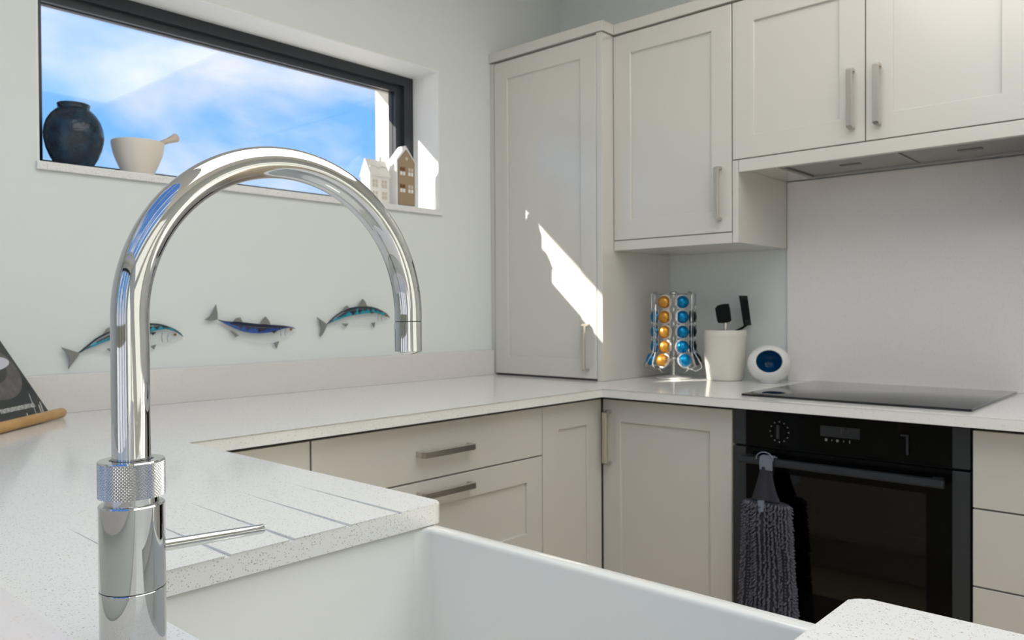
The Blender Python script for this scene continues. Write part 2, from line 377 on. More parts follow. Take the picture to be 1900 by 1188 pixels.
# ------------------------------------------------------------------ cabinets
CP = 'cabinet_paint'
def PX(x0): return lambda a, d, z: (x0-d, a, z)      # faces -x, a runs along y
def PY(y0): return lambda a, d, z: (a, y0-d, z)      # faces -y, a runs along x
def pbox(m, P, a0, a1, d0, d1, z0, z1, bev=0.0): m.box(P(a0, d0, z0), P(a1, d1, z1), bev)
def handle(parent, P, a, z, length, vertical=True, w=.016, out=.031, th=.0085):
    """flat bar D handle with chamfered corners, standing off the front"""
    h = length/2; c = .010
    o = [(-h, 0), (-h, out-c), (-h+c*.6, out), (h-c*.6, out), (h, out-c), (h, 0)]
    i = [(h-th, 0), (h-th, out-c), (h-c*.6-th*.3, out-th), (-h+c*.6+th*.3, out-th), (-h+th, out-c), (-h+th, 0)]
    prof = o+i; m = MB()
    if vertical: pts = [P(a-w/2, d, z+s) for s, d in prof]; q = Vector(P(a+w/2, 0, z))-Vector(P(a-w/2, 0, z))
    else: pts = [P(a+s, d, z-w/2) for s, d in prof]; q = Vector((0, 0, w))
    m.extrude(pts, q, .0007, 1); return m.build('handle', 'steel', parent)
def door(parent, P, a0, a1, z0, z1, kind='shaker', rail=.067, d0=-.020, name='door', g=.0016):
    a0, a1 = sorted((a0, a1)); a0 += g; a1 -= g; m = MB()
    if kind == 'slab':
        pbox(m, P, a0, a1, d0, 0, z0, z1, .0012); return m.build(name, CP, parent, label=None)
    O = [(a0, z0), (a1, z0), (a1, z1), (a0, z1)]; b = .0012
    Ob = [(a0+b, z0+b), (a1-b, z0+b), (a1-b, z1-b), (a0+b, z1-b)]
    r = rail; I = [(a0+r, z0+r), (a1-r, z0+r), (a1-r, z1-r), (a0+r, z1-r)]; Ib = [(a0+r+b, z0+r+b), (a1-r-b, z0+r+b), (a1-r-b, z1-r-b), (a0+r+b, z1-r-b)]
    ring = lambda pts, d: [P(a, d, z) for a, z in pts]
    m.rings([ring(O, d0), ring(O, -b), ring(Ob, 0), ring(I, 0), ring(Ib, -b), ring(Ib, d0), ring(O, d0)], False, False)
    o = m.build(name, CP, parent)
    m = MB(); pbox(m, P, a0+r-.004, a1-r+.004, d0+.003, -.0075, z0+r-.004, z1-r+.004); m.build('door_panel' if name == 'door' else 'drawer_panel', CP, o)
    return o
def carcass(parent, P, a0, a1, depth, z0, z1, name='carcass', mat=CP, d0=-.0215):
    a0, a1 = sorted((a0, a1)); m = MB(); pbox(m, P, a0, a1, -depth, d0, z0, z1); return m.build(name, mat, parent)
ZD1 = .8715; ZP = .15
def plinth(parent, P, a0, a1):
    m = MB(); pbox(m, P, a0, a1, -.08, -.062, 0, ZP-.003); return m.build('plinth', CP, parent)
# window wall run (faces -y)
YD = -.6392; PA = PY(YD); XBd = -.600; PB = PX(XBd)
dA = .60
t = thing('base_cabinet', (-1.845, -.3, 0), 'base cabinet with a plain front beside the wide drawers under the window', 'cabinet')
carcass(t, PA, -1.995, -1.6900, dA, ZP, .858); plinth(t, PA, -1.99, -1.69); door(t, PA, -1.995, -1.6895, ZP, ZD1, 'slab')
t = thing('drawer_cabinet', (-1.293, -.3, 0), 'wide beige drawer cabinet with two dark bar handles under the worktop', 'cabinet')
carcass(t, PA, -1.6885, -.8985, dA, ZP, .858); plinth(t, PA, -1.69, -.898)
d1 = door(t, PA, -1.6883, -.8979, .7330, ZD1, 'slab', name='drawer'); handle(d1, PA, -1.293, .800, .185, False)
d2 = door(t, PA, -1.6883, -.8979, .4470, .7290, 'shaker', name='drawer'); handle(d2, PA, -1.293, .698, .185, False)
d3 = door(t, PA, -1.6883, -.8979, ZP, .4430, 'shaker', name='drawer'); handle(d3, PA, -1.293, .410, .185, False)
t = thing('corner_cabinet', (-.3, -.3, 0), 'beige corner cabinet with a narrow shaker panel facing into the kitchen', 'cabinet')
carcass(t, PA, -.8975, -.03, dA, ZP, .858); plinth(t, PA, -.898, -.54); door(t, PA, -.8979, -.6025, ZP, ZD1, rail=.074)
# hob wall run (faces -x)
t = thing('base_cabinet', (-.3, -.865, 0), 'beige base cabinet with an upright bar handle beside the oven', 'cabinet')
carcass(t, PB, -.6415, -1.0895, .57, ZP, .858); plinth(t, PB, -.58, -1.09)
d = door(t, PB, -.6410, -1.0895, ZP, ZD1, rail=.067); handle(d, PB, -.6685, .752, .172)
t = thing('drawer_cabinet', (-.3, -1.95, 0), 'beige cabinet with plain stacked drawer fronts beside the oven', 'cabinet')
carcass(t, PB, -1.6915, -2.29, .57, ZP, .858); plinth(t, PB, -1.69, -2.29)
for z0, z1 in ((.6925, ZD1), (.5105, .6885), (.3285, .5065), (ZP, .3245)): door(t, PB, -1.6915, -2.29, z0, z1, 'slab', name='drawer')
# peninsula run (faces +x), seen only from the other side
PC = lambda a, d, z: (-2.012+d, a, z)
t = thing('sink_cabinet', (-2.25, -1.64, 0), 'beige base cabinet carrying the white ceramic sink', 'cabinet')
carcass(t, PC, -1.945, -1.345, .52, ZP, .655); plinth(t, PC, -1.945, -1.345)
door(t, PC, -1.944, -1.646, ZP, .655); door(t, PC, -1.644, -1.346, ZP, .655)
for a0, a1, lab in ((-1.343, -.70, 'beige peninsula cabinet between the sink and the window wall run'), (-2.44, -1.947, 'beige end cabinet of the peninsula beyond the sink')):
    t = thing('base_cabinet', (-2.25, (a0+a1)/2, 0), lab, 'cabinet')
    carcass(t, PC, a0, a1, .52, ZP, .858); plinth(t, PC, a0, a1); d = door(t, PC, a0, a1, ZP, ZD1); handle(d, PC, a0+.05, .75, .172)
# tall dresser cabinet standing on the worktop
XT = -.4438; PT = PX(XT); ZT = 2.115
t = thing('tall_cabinet', (-.22, -.27, H), 'tall beige cupboard standing on the worktop in the corner', 'cabinet')
m = MB(); pbox(m, PT, -.0015, -.5070, -.43, -.0225, H+.004, ZT); m.build('carcass', CP, t)
m = MB(); pbox(m, PT, -.018, -.0215, -.022, 0, H+.0005, ZT-.002, .0008); pbox(m, PT, -.0015, -.0178, -.022, -.003, H+.0005, ZT-.002); m.build('filler_strip', CP, t)
m = MB(); pbox(m, PT, -.5085, -.5317, -.4425, 0, H+.0005, ZT-.001, .0012); m.build('end_panel', CP, t)
d = door(t, PT, -.0225, -.5075, H+.0075, 2.1085, rail=.066); handle(d, PT, -.4660, 1.027, .165)
m = MB(); pbox(m, PT, -.0015, -.5387, -.4425, .006, ZT+.0015, ZT+.036, .0015); m.build('cornice', CP, t)
m = MB(); pbox(m, PT, -.03, -.505, -.02, -.006, H+.0003, H+.0068); m.build('shade_strip', 'gap_shade', t)  # dark strip stands in for the shade in the gap under the door
# wall cabinets
XW = -.3763; PW = PX(XW)
t = thing('wall_cabinet', (-.19, -.77, 1.365), 'single door beige wall cabinet over the capsule stand', 'cabinet')
m = MB(); pbox(m, PW, -.5335, -.9795, -.375, -.0225, 1.398, ZT); m.build('carcass', CP, t)
d = door(t, PW, -.5325, -.9795, 1.4005, 2.1105, rail=.068); handle(d, PW, -.9390, 1.522, .168)
m = MB(); pbox(m, PW, -.5335, -.9795, -.375, 0, 1.365, 1.3975, .001); m.build('light_pelmet', CP, t)
m = MB(); pbox(m, PW, -.9815, -1.0007, -.375, 0, 1.365, 1.6205, .001); m.build('end_panel', CP, t)
m = MB(); pbox(m, PW, -.5395, -.980, -.375, .006, ZT+.0015, ZT+.036, .0015); m.build('cornice', CP, t)
t = thing('hood_cabinet', (-.19, -1.38, 1.583), 'beige double door wall cabinet over the hob with two bar handles', 'cabinet')
m = MB(); pbox(m, PW, -1.002, -1.779, -.362, -.0225, 1.6235, ZT); m.build('carcass', CP, t)
d = door(t, PW, -.9805, -1.3803, 1.6235, 2.1105, rail=.069); handle(d, PW, -1.345, 1.745, .168)
d = door(t, PW, -1.3803, -1.780, 1.6235, 2.1105, rail=.069); handle(d, PW, -1.4155, 1.745, .168)
m = MB(); pbox(m, PW, -1.0025, -1.779, -.0215, 0, 1.583, 1.6205, .001); m.build('pelmet', CP, t)
m = MB(); pbox(m, PW, -.981, -1.779, -.375, .006, ZT+.0015, ZT+.036, .0015); m.build('cornice', CP, t)
m = MB(); pbox(m, PW, -1.0025, -1.094, -.362, -.0225, 1.5945, 1.604); pbox(m, PW, -1.094, -1.779, -.05, -.0225, 1.5945, 1.604); m.build('base_board', CP, t)
t = thing('wall_cabinet', (-.19, -2.0, 1.365), 'single door beige wall cabinet beyond the hood cabinet', 'cabinet')
m = MB(); pbox(m, PW, -1.7815, -2.29, -.362, -.0225, 1.4, ZT); m.build('carcass', CP, t)
d = door(t, PW, -1.781, -2.29, 1.4005, 2.1105, rail=.068); handle(d, PW, -1.83, 1.522, .168)
m = MB(); pbox(m, PW, -1.7815, -2.29, -.362, 0, 1.365, 1.3975, .001); m.build('light_pelmet', CP, t)
# extractor under the hood cabinet
t = thing('extractor_hood', (-.19, -1.42, 1.595), 'slim grey metal extractor set under the double wall cabinet', 'extractor')
m = MB(); m.box((-.322, -1.775, 1.6045), (-.035, -1.098, 1.623)); m.build('body', 'hood_grey', t)
m = MB()
m.box((-.322, -1.775, 1.592), (-.300, -1.098, 1.604), .001); m.box((-.060, -1.775, 1.592), (-.035, -1.098, 1.604), .001)
m.box((-.300, -1.112, 1.592), (-.060, -1.098, 1.604)); m.box((-.300, -1.775, 1.592), (-.060, -1.762, 1.604)); m.build('frame', 'hood_metal', t)
for y0, y1 in ((-1.434, -1.116), (-1.758, -1.440)):
    m = MB(); m.box((-.298, y0, 1.597), (-.062, y1, 1.6035), .001); f = m.build('filter', 'hood_metal', t)
    m = MB(); m.box((-.20, (y0+y1)/2-.03, 1.5945), (-.18, (y0+y1)/2+.03, 1.5968)); m.build('filter_catch', 'hood_grey', f)
# ------------------------------------------------------------------ oven
XO = -.5927; OY0, OY1 = -1.6858, -1.0908; OZ1, OZ0 = .8745, .2795; PO = PX(XO)
t = thing('oven', (-.3, -1.388, .15), 'black built-in oven with a glass door and grey side trims', 'oven')
m = MB(); pbox(m, PO, OY0+.01, OY1-.01, -.55, -.46, OZ0, OZ1-.02); 
pbox(m, PO, OY0+.01, OY0+.03, -.46, -.03, OZ0, OZ1-.02); pbox(m, PO, OY1-.03, OY1-.01, -.46, -.03, OZ0, OZ1-.02)
pbox(m, PO, OY0+.03, OY1-.03, -.46, -.03, .745, OZ1-.02); pbox(m, PO, OY0+.03, OY1-.03, -.46, -.03, OZ0, .36); m.build('cavity', 'oven_inside', t)
m = MB(); pbox(m, PO, OY0+.038, OY1-.038, -.03, 0, .7775, OZ1, .001); cpn = m.build('control_panel', 'oven_black', t)
for a0, a1 in ((OY0, OY0+.0375), (OY1-.0375, OY1)):
    m = MB(); pbox(m, PO, a0, a1, -.03, .0006, .7775, OZ1, .001); m.build('side_trim', 'oven_trim', t)
# door: black glass frame round a tinted pane
m = MB(); z0, z1 = OZ0, .7705; a0, a1 = OY0+.038, OY1-.038; b0, b1, c0, c1 = -1.592, -1.186, .400, .708
ring = lambda A0, A1, Z0, Z1, d: [PO(A0, d, Z0), PO(A1, d, Z0), PO(A1, d, Z1), PO(A0, d, Z1)]
m.rings([ring(a0, a1, z0, z1, -.028), ring(a0, a1, z0, z1, 0), ring(b0, b1, c0, c1, 0), ring(b0, b1, c0, c1, -.028), ring(a0, a1, z0, z1, -.028)], False, False)
od = m.build('oven_door', 'oven_black', t)
m = MB(); pbox(m, PO, b0-.002, b1+.002, -.006, -.0006, c0-.002, c1+.002); m.build('window_pane', 'oven_glass', od)
for e0, e1 in ((OY0, OY0+.0375), (OY1-.0375, OY1)):
    m = MB(); pbox(m, PO, e0, e1, -.028, .0006, z0, z1, .001); m.build('side_trim', 'oven_trim', od)
m = MB(); HY0, HY1 = -1.640, -1.130
m.extrude([PO(HY0, .034, .733), PO(HY0, .050, .735), PO(HY0, .052, .739), PO(HY0, .050, .7535), PO(HY0, .032, .7535)], (0, HY1-HY0, 0), .001, 1)
hb = m.build('door_handle', 'oven_handle', od)
for a in (HY0+.02, HY1-.02):
    m = MB(); pbox(m, PO, a-.011, a+.011, .0007, .0335, .737, .752, .001); m.build('handle_post', 'oven_handle', od)
for zz in (.585, .470):
    m = MB(); y = OY0+.04
    m.tube([PO(OY0+.032, -.06, zz), PO(OY1-.032, -.06, zz)], .0022, 6); m.tube([PO(OY0+.032, -.40, zz), PO(OY1-.032, -.40, zz)], .0022, 6)
    for k in range(20): m.tube([PO(y+k*.0272, -.06, zz+.002), PO(y+k*.0272, -.40, zz+.002)], .0011, 5)
    m.build('wire_shelf', 'oven_wire', t)
# controls
m = MB(); m.lathe(PO(-1.2255, .0002, .8215), [(.020, 0), (.020, .003), (.019, .004)], 28, (-1, 0, 0)); kn = m.build('selector_knob', 'oven_black', cpn)
m = MB(); pbox(m, PO, -1.2285, -1.2205, .004, .010, .8035, .8395, .001); m.build('knob_grip', 'oven_trim', kn)
m = MB()
for k in range(12):
    tt = 2*math.pi*k/12; a = -1.2255+.0275*math.sin(tt)*.95; z = .8215+.0275*math.cos(tt)
    pbox(m, PO, a-.0018, a+.0018, .0002, .0006, z-.0014, z+.0014)
m.build('dial_marks', 'oven_mark', cpn)
m = MB(); pbox(m, PO, -1.437, -1.337, .0002, .0008, .8225, .8500); ds = m.build('display', 'oven_display', cpn)
m = MB()
for a, w, h in ((-1.352, .006, .007), (-1.367, .0018, .004), (-1.381, .006, .006), (-1.397, .0015, .004), (-1.412, .0022, .008)): pbox(m, PO, a-w/2, a+w/2, .0002, .0006, .8135-h/2, .8135+h/2)
m.build('touch_symbols', 'oven_mark', cpn)
m = MB()
for a0_, a1_, zz0, zz1 in ((-1.393, -1.390, .833, .843), (-1.398, -1.3955, .833, .843), (-1.398, -1.3955+.0065, .8425, .8445), (-1.404, -1.4015, .833, .843), (-1.410, -1.4075, .833, .843)): pbox(m, PO, a0_, a1_, .0009, .0011, zz0, zz1)
m.build('display_digits', 'oven_trim', ds)
m = MB(); m.lathe(PO(-1.548, .0002, .822), [(.020, 0), (.020, .003), (.019, .004)], 28, (-1, 0, 0)); kn = m.build('temperature_knob', 'oven_black', cpn)
m = MB(); pbox(m, PO, -1.5535, -1.549, .004, .009, .798, .846, .0008); pbox(m, PO, -1.5535, -1.536, .004, .007, .8425, .846); m.build('knob_grip', 'oven_trim', kn)
m = MB(); pbox(m, PO, OY0, OY1, -.02, -.004, ZP, OZ0-.003); m.build('lower_panel', CP, t)
m = MB(); pbox(m, PO, OY0, OY1, -.08, -.062, 0, ZP-.003); m.build('plinth', CP, t)
# hob
m = MB(); m.extrude(rrect(-.5663, -1.6836, -.0290, -1.1009, .004, H+.0004), (0, 0, .006), .0022, 2)
hob = m.build('hob', 'glass_black', None, smooth=40, label='flat black glass hob set on the worktop over the oven', cat='hob')
# ------------------------------------------------------------------ ceramic sink
t = thing('belfast_sink', (-2.2, -1.642, .66), 'deep white ceramic sink with an open front rim in the worktop', 'sink')
zt = .8825; X0, X1, Y0, Y1 = -2.425, -1.9965, -1.925, -1.36; w = .021
def rl(i, z, r, n=6): return rrect(X0+i, Y0+i, X1-i, Y1-i, r, z, n)
m = MB(); B = .665
loops = [rl(.004, B, .018), rl(0, B+.004, .022), rl(0, zt-.004, .022), rl(.0008, zt-.001, .022), rl(.0032, zt, .020), rl(w-.0042, zt, .016), rl(w-.0012, zt-.0012, .015), rl(w, zt-.005, .016),
         rl(w+.004, .73, .020), rl(w+.009, .712, .024), rl(w+.018, .700, .03), rl(w+.032, .695, .035), rl(w+.15, .690, .04)]
m.rings(loops); m.build('basin', 'ceramic_white', t, smooth=55)
m = MB(); m.lathe((-2.21, -1.642, .6885), [(.0, .0026), (.02, .0026), (.022, .0045), (.042, .0045), (.044, .002), (.044, -.004)], 32); m.build('waste_drain', 'steel_polished', t, smooth=40)
# ------------------------------------------------------------------ tap
TX, TY, TR = -2.4495, -1.5686, .0125; AZ = -.0268; RB = .0214
dirx, diry = math.cos(AZ), math.sin(AZ)
t = thing('kitchen_tap', (TX, TY, H), 'tall polished chrome tap with a swan neck spout and knurled collar', 'tap')
def lat(name, prof, mat='chrome', parent=t, n=64, smooth=30): m = MB(); m.lathe((TX, TY, 0), prof, n); return m.build(name, mat, parent, smooth)
lat('base_flange', [(.0265, H+.0002), (.0265, H+.003), (.0258, H+.004), (.0216, H+.0042)])
lat('base_body', [(RB-.0003, H+.0042), (RB, H+.005), (RB, .9627), (RB-.0004, .9632), (RB-.003, .9632)])
lat('seam_ring', [(RB-.0006, .9629), (RB-.0006, .9640)], 'rubber_black')
bd = lat('mixer_body', [(RB-.003, .9637), (RB-.0004, .9637), (RB, .9642), (RB, 1.0212), (RB-.0008, 1.0222), (RB-.004, 1.0225)])
lat('neck_ring', [(.0178, 1.0222), (.0178, 1.0272)])
def knurl():
    n, rows = 58, 21; z0, z1 = 1.0276, 1.0514; m = MB(); bm = m.bm; r0, dr = RB-.0005, .00085
    V = {}
    for j in range(rows+1):
        for i in range(n*2):
            ap = (i+j) % 2 == 0
            r = r0+dr if ap else r0
            a = math.pi*i/n; z = z0+(z1-z0)*j/rows
            V[i, j] = bm.verts.new((TX+r*math.cos(a), TY+r*math.sin(a), z))
    for j in range(rows):
        for i in range(n*2):
            a, b, c, d = V[i, j], V[(i+1) % (2*n), j], V[(i+1) % (2*n), j+1], V[i, j+1]
            if (i+j) % 2 == 0: bm.faces.new((a, b, d)); bm.faces.new((b, c, d))
            else: bm.faces.new((a, b, c)); bm.faces.new((a, c, d))
    return m.build('knurled_collar', 'chrome_knurl', t)
knurl()
lat('collar_cap', [(.0178, 1.0270), (RB-.0006, 1.0276), (RB-.0009, 1.0279)])
lat('collar_top', [(RB-.0003, 1.0508), (RB+.0002, 1.0516), (RB-.0004, 1.0525), (.0142, 1.0525), (.0138, 1.0515), (.0138, 1.046)], smooth=25)
lat('collar_gap', [(.0139, 1.0490), (TR, 1.0491)], 'rubber_black')
RA, ZA = .1230, 1.1508; path = [(TX, TY, 1.040), (TX, TY, 1.08), (TX, TY, 1.12)]
for i in range(65):
    a = math.pi*i/64; h = RA-RA*math.cos(a); path.append((TX+h*dirx, TY+h*diry, ZA+RA*math.sin(a)))
ex, ey = TX+2*RA*dirx, TY+2*RA*diry; path.append((ex, ey, 1.1456))
m = MB(); m.tube(path, TR, 48); sp = m.build('spout', 'chrome', t, smooth=40)
m = MB(); m.lathe((ex, ey, 0), [(TR-.0005, 1.1461), (TR-.0005, 1.1448)], 40); m.build('nozzle_seam', 'rubber_black', t)
m = MB(); m.lathe((ex, ey, 0), [(TR-.0006, 1.1453), (TR, 1.1448), (TR, 1.1180), (TR-.0008, 1.1173), (.0095, 1.1173), (.0085, 1.1180)], 48); nz = m.build('nozzle', 'chrome', t, smooth=35)
m = MB(); m.lathe((ex, ey, 0), [(.0090, 1.1185), (.0086, 1.1165), (.006, 1.1152), (.003, 1.1148)], 32); m.build('aerator', 'steel_polished', nz, smooth=40)
m = MB(); lt = Vector((TX+.1015, TY+.001, .9828)); lr = Vector((TX+.0200, TY+.0, .9875)); dv = (lt-lr)
m.tube([lr, lr+dv*.5, lr+dv*.982, lr+dv*.994, lt], [.0043, .0040, .0037, .0034, .0026], 28); m.build('lever', 'chrome', t, smooth=40)
# ------------------------------------------------------------------ window sill ornaments
SZ = WZ0+.0202
t = thing('vase', (-1.922, .060, SZ), 'round dark blue glazed vase at the end of the window sill', 'vase')
def lathe_part(name, mat, parent, c, prof, n=48, smooth=40, axis=(0, 0, 1), sc=None, cap0=True, cap1=True):
    m = MB(); m.lathe(c, prof, n, axis, cap0, cap1, sc); return m.build(name, mat, parent, smooth)
vp = [(.038, 0), (.042, .003), (.045, .012), (.0555, .030), (.0640, .052), (.0685, .074), (.0693, .088), (.0675, .104), (.0620, .122), (.0530, .1375), (.0450, .1465), (.0395, .1510), (.0372, .1540), (.0368, .157), (.0376, .1620), (.0384, .1645), (.0370, .1660), (.0325, .162), (.032, .152), (.05, .12)]
lathe_part('body', 'vase_blue', t, (-1.922, .060, SZ), vp, cap1=False)
t = thing('mortar', (-1.764, .055, SZ), 'white stoneware mortar bowl on the window sill', 'mortar')
lathe_part('bowl', 'mortar_white', t, (-1.764, .055, SZ), [(.038, 0), (.040, .002), (.041, .010), (.050, .030), (.060, .055), (.0655, .080), (.0665, .090), (.0655, .0925), (.062, .092), (.060, .086), (.053, .055), (.040, .030), (.015, .018), (0, .017)])
t = thing('pestle', (-1.70, .055, SZ+.05), 'pale pestle resting in the white mortar bowl', 'pestle')
p0 = Vector((-1.797, .055, SZ+.050)); p1 = Vector((-1.651, .060, SZ+.1255)); dv = p1-p0
def pp(f, r): return (p0+dv*f, r)
prof = [(0, .004), (.02, .011), (.1, .014), (.2, .012), (.35, .0075), (.6, .0065), (.80, .0075), (.9, .0105), (.955, .0125), (.985, .010), (1, .004)]
m = MB(); m.tube([p0+dv*f for f, r in prof[:6]], [r for f, r in prof[:6]], 20); m.build('grinding_head', 'mortar_white', t, smooth=60)
m = MB(); m.tube([p0+dv*f for f, r in prof[5:]], [r for f, r in prof[5:]], 20); m.build('grip', 'pestle_wood', t, smooth=60)
# ceramic houses
def house_tall():
    x0, x1, y0, y1 = -.889, -.801, .028, .072; ez, pz = SZ+.166, SZ+.219; xm = (x0+x1)/2
    t = thing('house_ornament', (xm, (y0+y1)/2, SZ), 'tall white ceramic house with a brown front on the sill', 'ornament')
    m = MB(); o = [(x0, y0, SZ), (x1, y0, SZ), (x1, y0, ez), (xm, y0, pz), (x0, y0, ez)]
    m.extrude(o, (0, y1-y0, 0), .003, 2); m.build('body', 'house_white', t, smooth=30)
    m = MB(); i = .007; f = [(x0+i, SZ+.008), (x1-i, SZ+.008), (x1-i, ez-.004), (xm, pz-.016), (x0+i, ez-.004)]
    m.extrude([(x, y0+.0002, z) for x, z in f], (0, -.0022, 0)); fr = m.build('front', 'house_front', t)
    m = MB()
    ol = [(x0+i, SZ+.008), (x1-i, SZ+.008), (x1-i, ez-.004), (xm, pz-.016), (x0+i, ez-.004)]
    for (ax, az), (bx, bz) in zip(ol, ol[1:]+ol[:1]): m.tube([(ax, y0-.0012, az), (bx, y0-.0012, bz)], .0016, 6)
    m.build('front_edging', 'hood_grey', t)
    for zz in (SZ+.066, SZ+.126):
        for k, xx in enumerate((xm-.0185, xm+.0185)):
            m = MB(); 
            for q in range(4):
                cx, cz = xx+(-.0062 if q % 2 == 0 else .0062), zz+(-.0075 if q < 2 else .0075)
                m2 = MB(); m2.box((cx-.0048, y0-.0036, cz-.0062), (cx+.0048, y0-.0021, cz+.0062)); m2.build('window_pane', 'house_pane_dark' if (k == 0 and q >= 2) else ('house_white' if q < 2 else 'house_pane'), t)
            m.bm.free()
    m = MB(); m.lathe((xm, y0-.0021, ez+.006), [(.006, 0), (.006, .0015)], 16, (0, -1, 0)); m.build('round_window', 'house_pane', t)
    m = MB(); m.box((xm+.012, y0+.018, pz-.034), (xm+.024, y0+.030, pz-.004), .001); m.build('chimney', 'house_white', t)
house_tall()
def house_low():
    x0, x1, y0, y1 = -.992, -.906, .045, .095; ez, pz = SZ+.104, SZ+.156; ym = (y0+y1)/2; xm = (x0+x1)/2
    t = thing('house_ornament', (xm, ym, SZ), 'short white ceramic house with a scalloped roof on the sill', 'ornament')
    m = MB(); m.extrude([(x0, y0, SZ), (x0, y1, SZ), (x0, y1, ez), (x0, ym, pz-.003), (x0, y0, ez)], (x1-x0, 0, 0), .0015, 1); m.build('body', 'house_white', t)
    n = Vector((0, -(pz-ez), ym-y0)).normalized()
    for s in (-1, 1):
        ya = y0-.004 if s < 0 else y1+.004; za = ez-.006
        m = MB(); m.extrude([(x0-.002, ya, za), (x0-.002, ym, pz), (x0-.002, ym, pz+.004), (x0-.002, ya, za+.0045)], (x1-x0+.004, 0, 0)); rf = m.build('roof', 'house_white', t)
        if s < 0:
            for k in range(2):
                m = MB(); cx = x0+.024+k*.040; pts = []
                for i in range(9):
                    a = math.pi*i/8; dx = -.018*math.cos(a); up = .010*math.sin(a); f = .42+up/.06
                    pts.append((cx+dx, ya+(ym-ya)*f-.002, za+(pz-za)*f+.0055))
                m.tube(pts, .0018, 6); m.build('scallop', 'house_white', rf)
    for zz in (SZ+.034, SZ+.074):
        for xx in (x0+.022, x0+.062):
            m = MB(); m.box((xx-.011, y0-.0015, zz-.013), (xx+.011, y0+.0005, zz+.013)); w_ = m.build('window', 'house_pane', t)
            m = MB(); m.box((xx-.001, y0-.0028, zz-.013), (xx+.001, y0-.0016, zz+.013)); m.box((xx-.011, y0-.0028, zz-.001), (xx+.011, y0-.0016, zz+.001)); m.build('glazing_bar', 'house_white', w_)
    m = MB(); m.box((xm+.014, ym-.005, pz-.006), (xm+.024, ym+.005, pz+.016), .0008); m.build('chimney', 'house_white', t)
house_low()
# ------------------------------------------------------------------ glass fish on the wall
def fish(label, scale, ox, oy, top, mid, bot, tail, fins, eye, mat, mark=None):
    YW = -.012; P = lambda x, y, d=0: (lambda q: Vector((q.x, YW+d, q.z)))(pix(ox+x/scale, oy+y/scale, 1, YW))
    def resample(c, n=28):
        c = [P(*q) for q in c]; L = [0]
        for a, b in zip(c, c[1:]): L.append(L[-1]+(b-a).length)
        res = []
        for i in range(n):
            s = L[-1]*i/(n-1); k = max(j for j in range(len(L)-1) if L[j] <= s+1e-9); f = (s-L[k])/max(L[k+1]-L[k], 1e-9); res.append(c[k].lerp(c[k+1], min(f, 1)))
        return res
    T, Mi, Bo = resample(top), resample(mid), resample(bot); n = len(T)
    c = (T[0]+T[-1])/2
    t = thing('wall_fish', (c.x, 0, c.z), label, 'wall ornament', 'row of fish on the wall under the window')
    def strip(name, A, B, mt, d_edgeA, d_edgeB, bulge):
        m = MB(); bm = m.bm; rows = []; K = 6; la = []
        for i in range(n):
            e = math.sin(math.pi*min(1, max(0, i/(n-1))))**.5; row = []
            for k in range(K+1):
                f = k/K; p = A[i].lerp(B[i], f); p = p.copy(); p.y = YW - (d_edgeA*(1-f)+d_edgeB*f+bulge*math.sin(math.pi*f))*e
                row.append(bm.verts.new(p)); la.append((p.copy(), f))
            for k in range(K, -1, -1):
                f = k/K; p = A[i].lerp(B[i], f); p.y = YW+.0035
                row.append(bm.verts.new(p)); la.append((p.copy(), f))
            rows.append(row)
        for a, b in zip(rows, rows[1:]):
            for k in range(len(a)): j = (k+1) % len(a); bm.faces.new((a[k], a[j], b[j], b[k]))
        bmesh.ops.remove_doubles(bm, verts=[], dist=0)
        o = m.build(name, mt, t, smooth=60); at = o.data.attributes.new('across', 'FLOAT', 'POINT')
        for q, (_, f) in zip(at.data, la): q.value = f
        return o
    strip('back', T, Mi, mat, .001, .005, .004); strip('belly', Mi, Bo, 'fish_clear', .005, .001, .003)
    def flat(name, pts, mt, th=.004, d=0):
        m = MB(); m.extrude([P(x, y, .0015-d) for x, y in pts], (0, -th, 0), .0006, 1); return m.build(name, mt, t)
    flat('tail', tail, 'fin_grey')
    for f in fins: flat('fin', f, 'fin_grey')
    if mark: flat('side_mark', mark, 'dark_line', .002, .008)
    e = P(*eye); m = MB(); m.lathe((e.x, YW-.004, e.z), [(.0042, 0), (.0042, .0025), (.003, .0035)], 14, (0, -1, 0)); ey = m.build('eye', 'fish_eye', t)
    m = MB(); m.lathe((e.x, YW-.0073, e.z), [(.0019, 0), (.0019, .001)], 10, (0, -1, 0)); m.build('pupil', 'dark_line', ey)
    m = MB(); g = Vector((e.x-.034, YW-.006, e.z-.006)); m.tube([g+Vector((0, 0, .012)), g+Vector((-.003, -.001, 0)), g+Vector((0, 0, -.014))], .0008, 6); g += Vector((.013, 0, -.004)); m.tube([g+Vector((.003, 0, .012)), g+Vector((-.001, -.001, 0)), g+Vector((.002, 0, -.010))], .0008, 6); m.build('gill_line', 'fin_grey', t)
    for q in (T[9], T[18]):
        m = MB(); z = q.z-.008; m.tube([(q.x, -.0005, z), (q.x, YW+.003, z)], .0012, 8); m.build('wall_pin', 'steel', t)
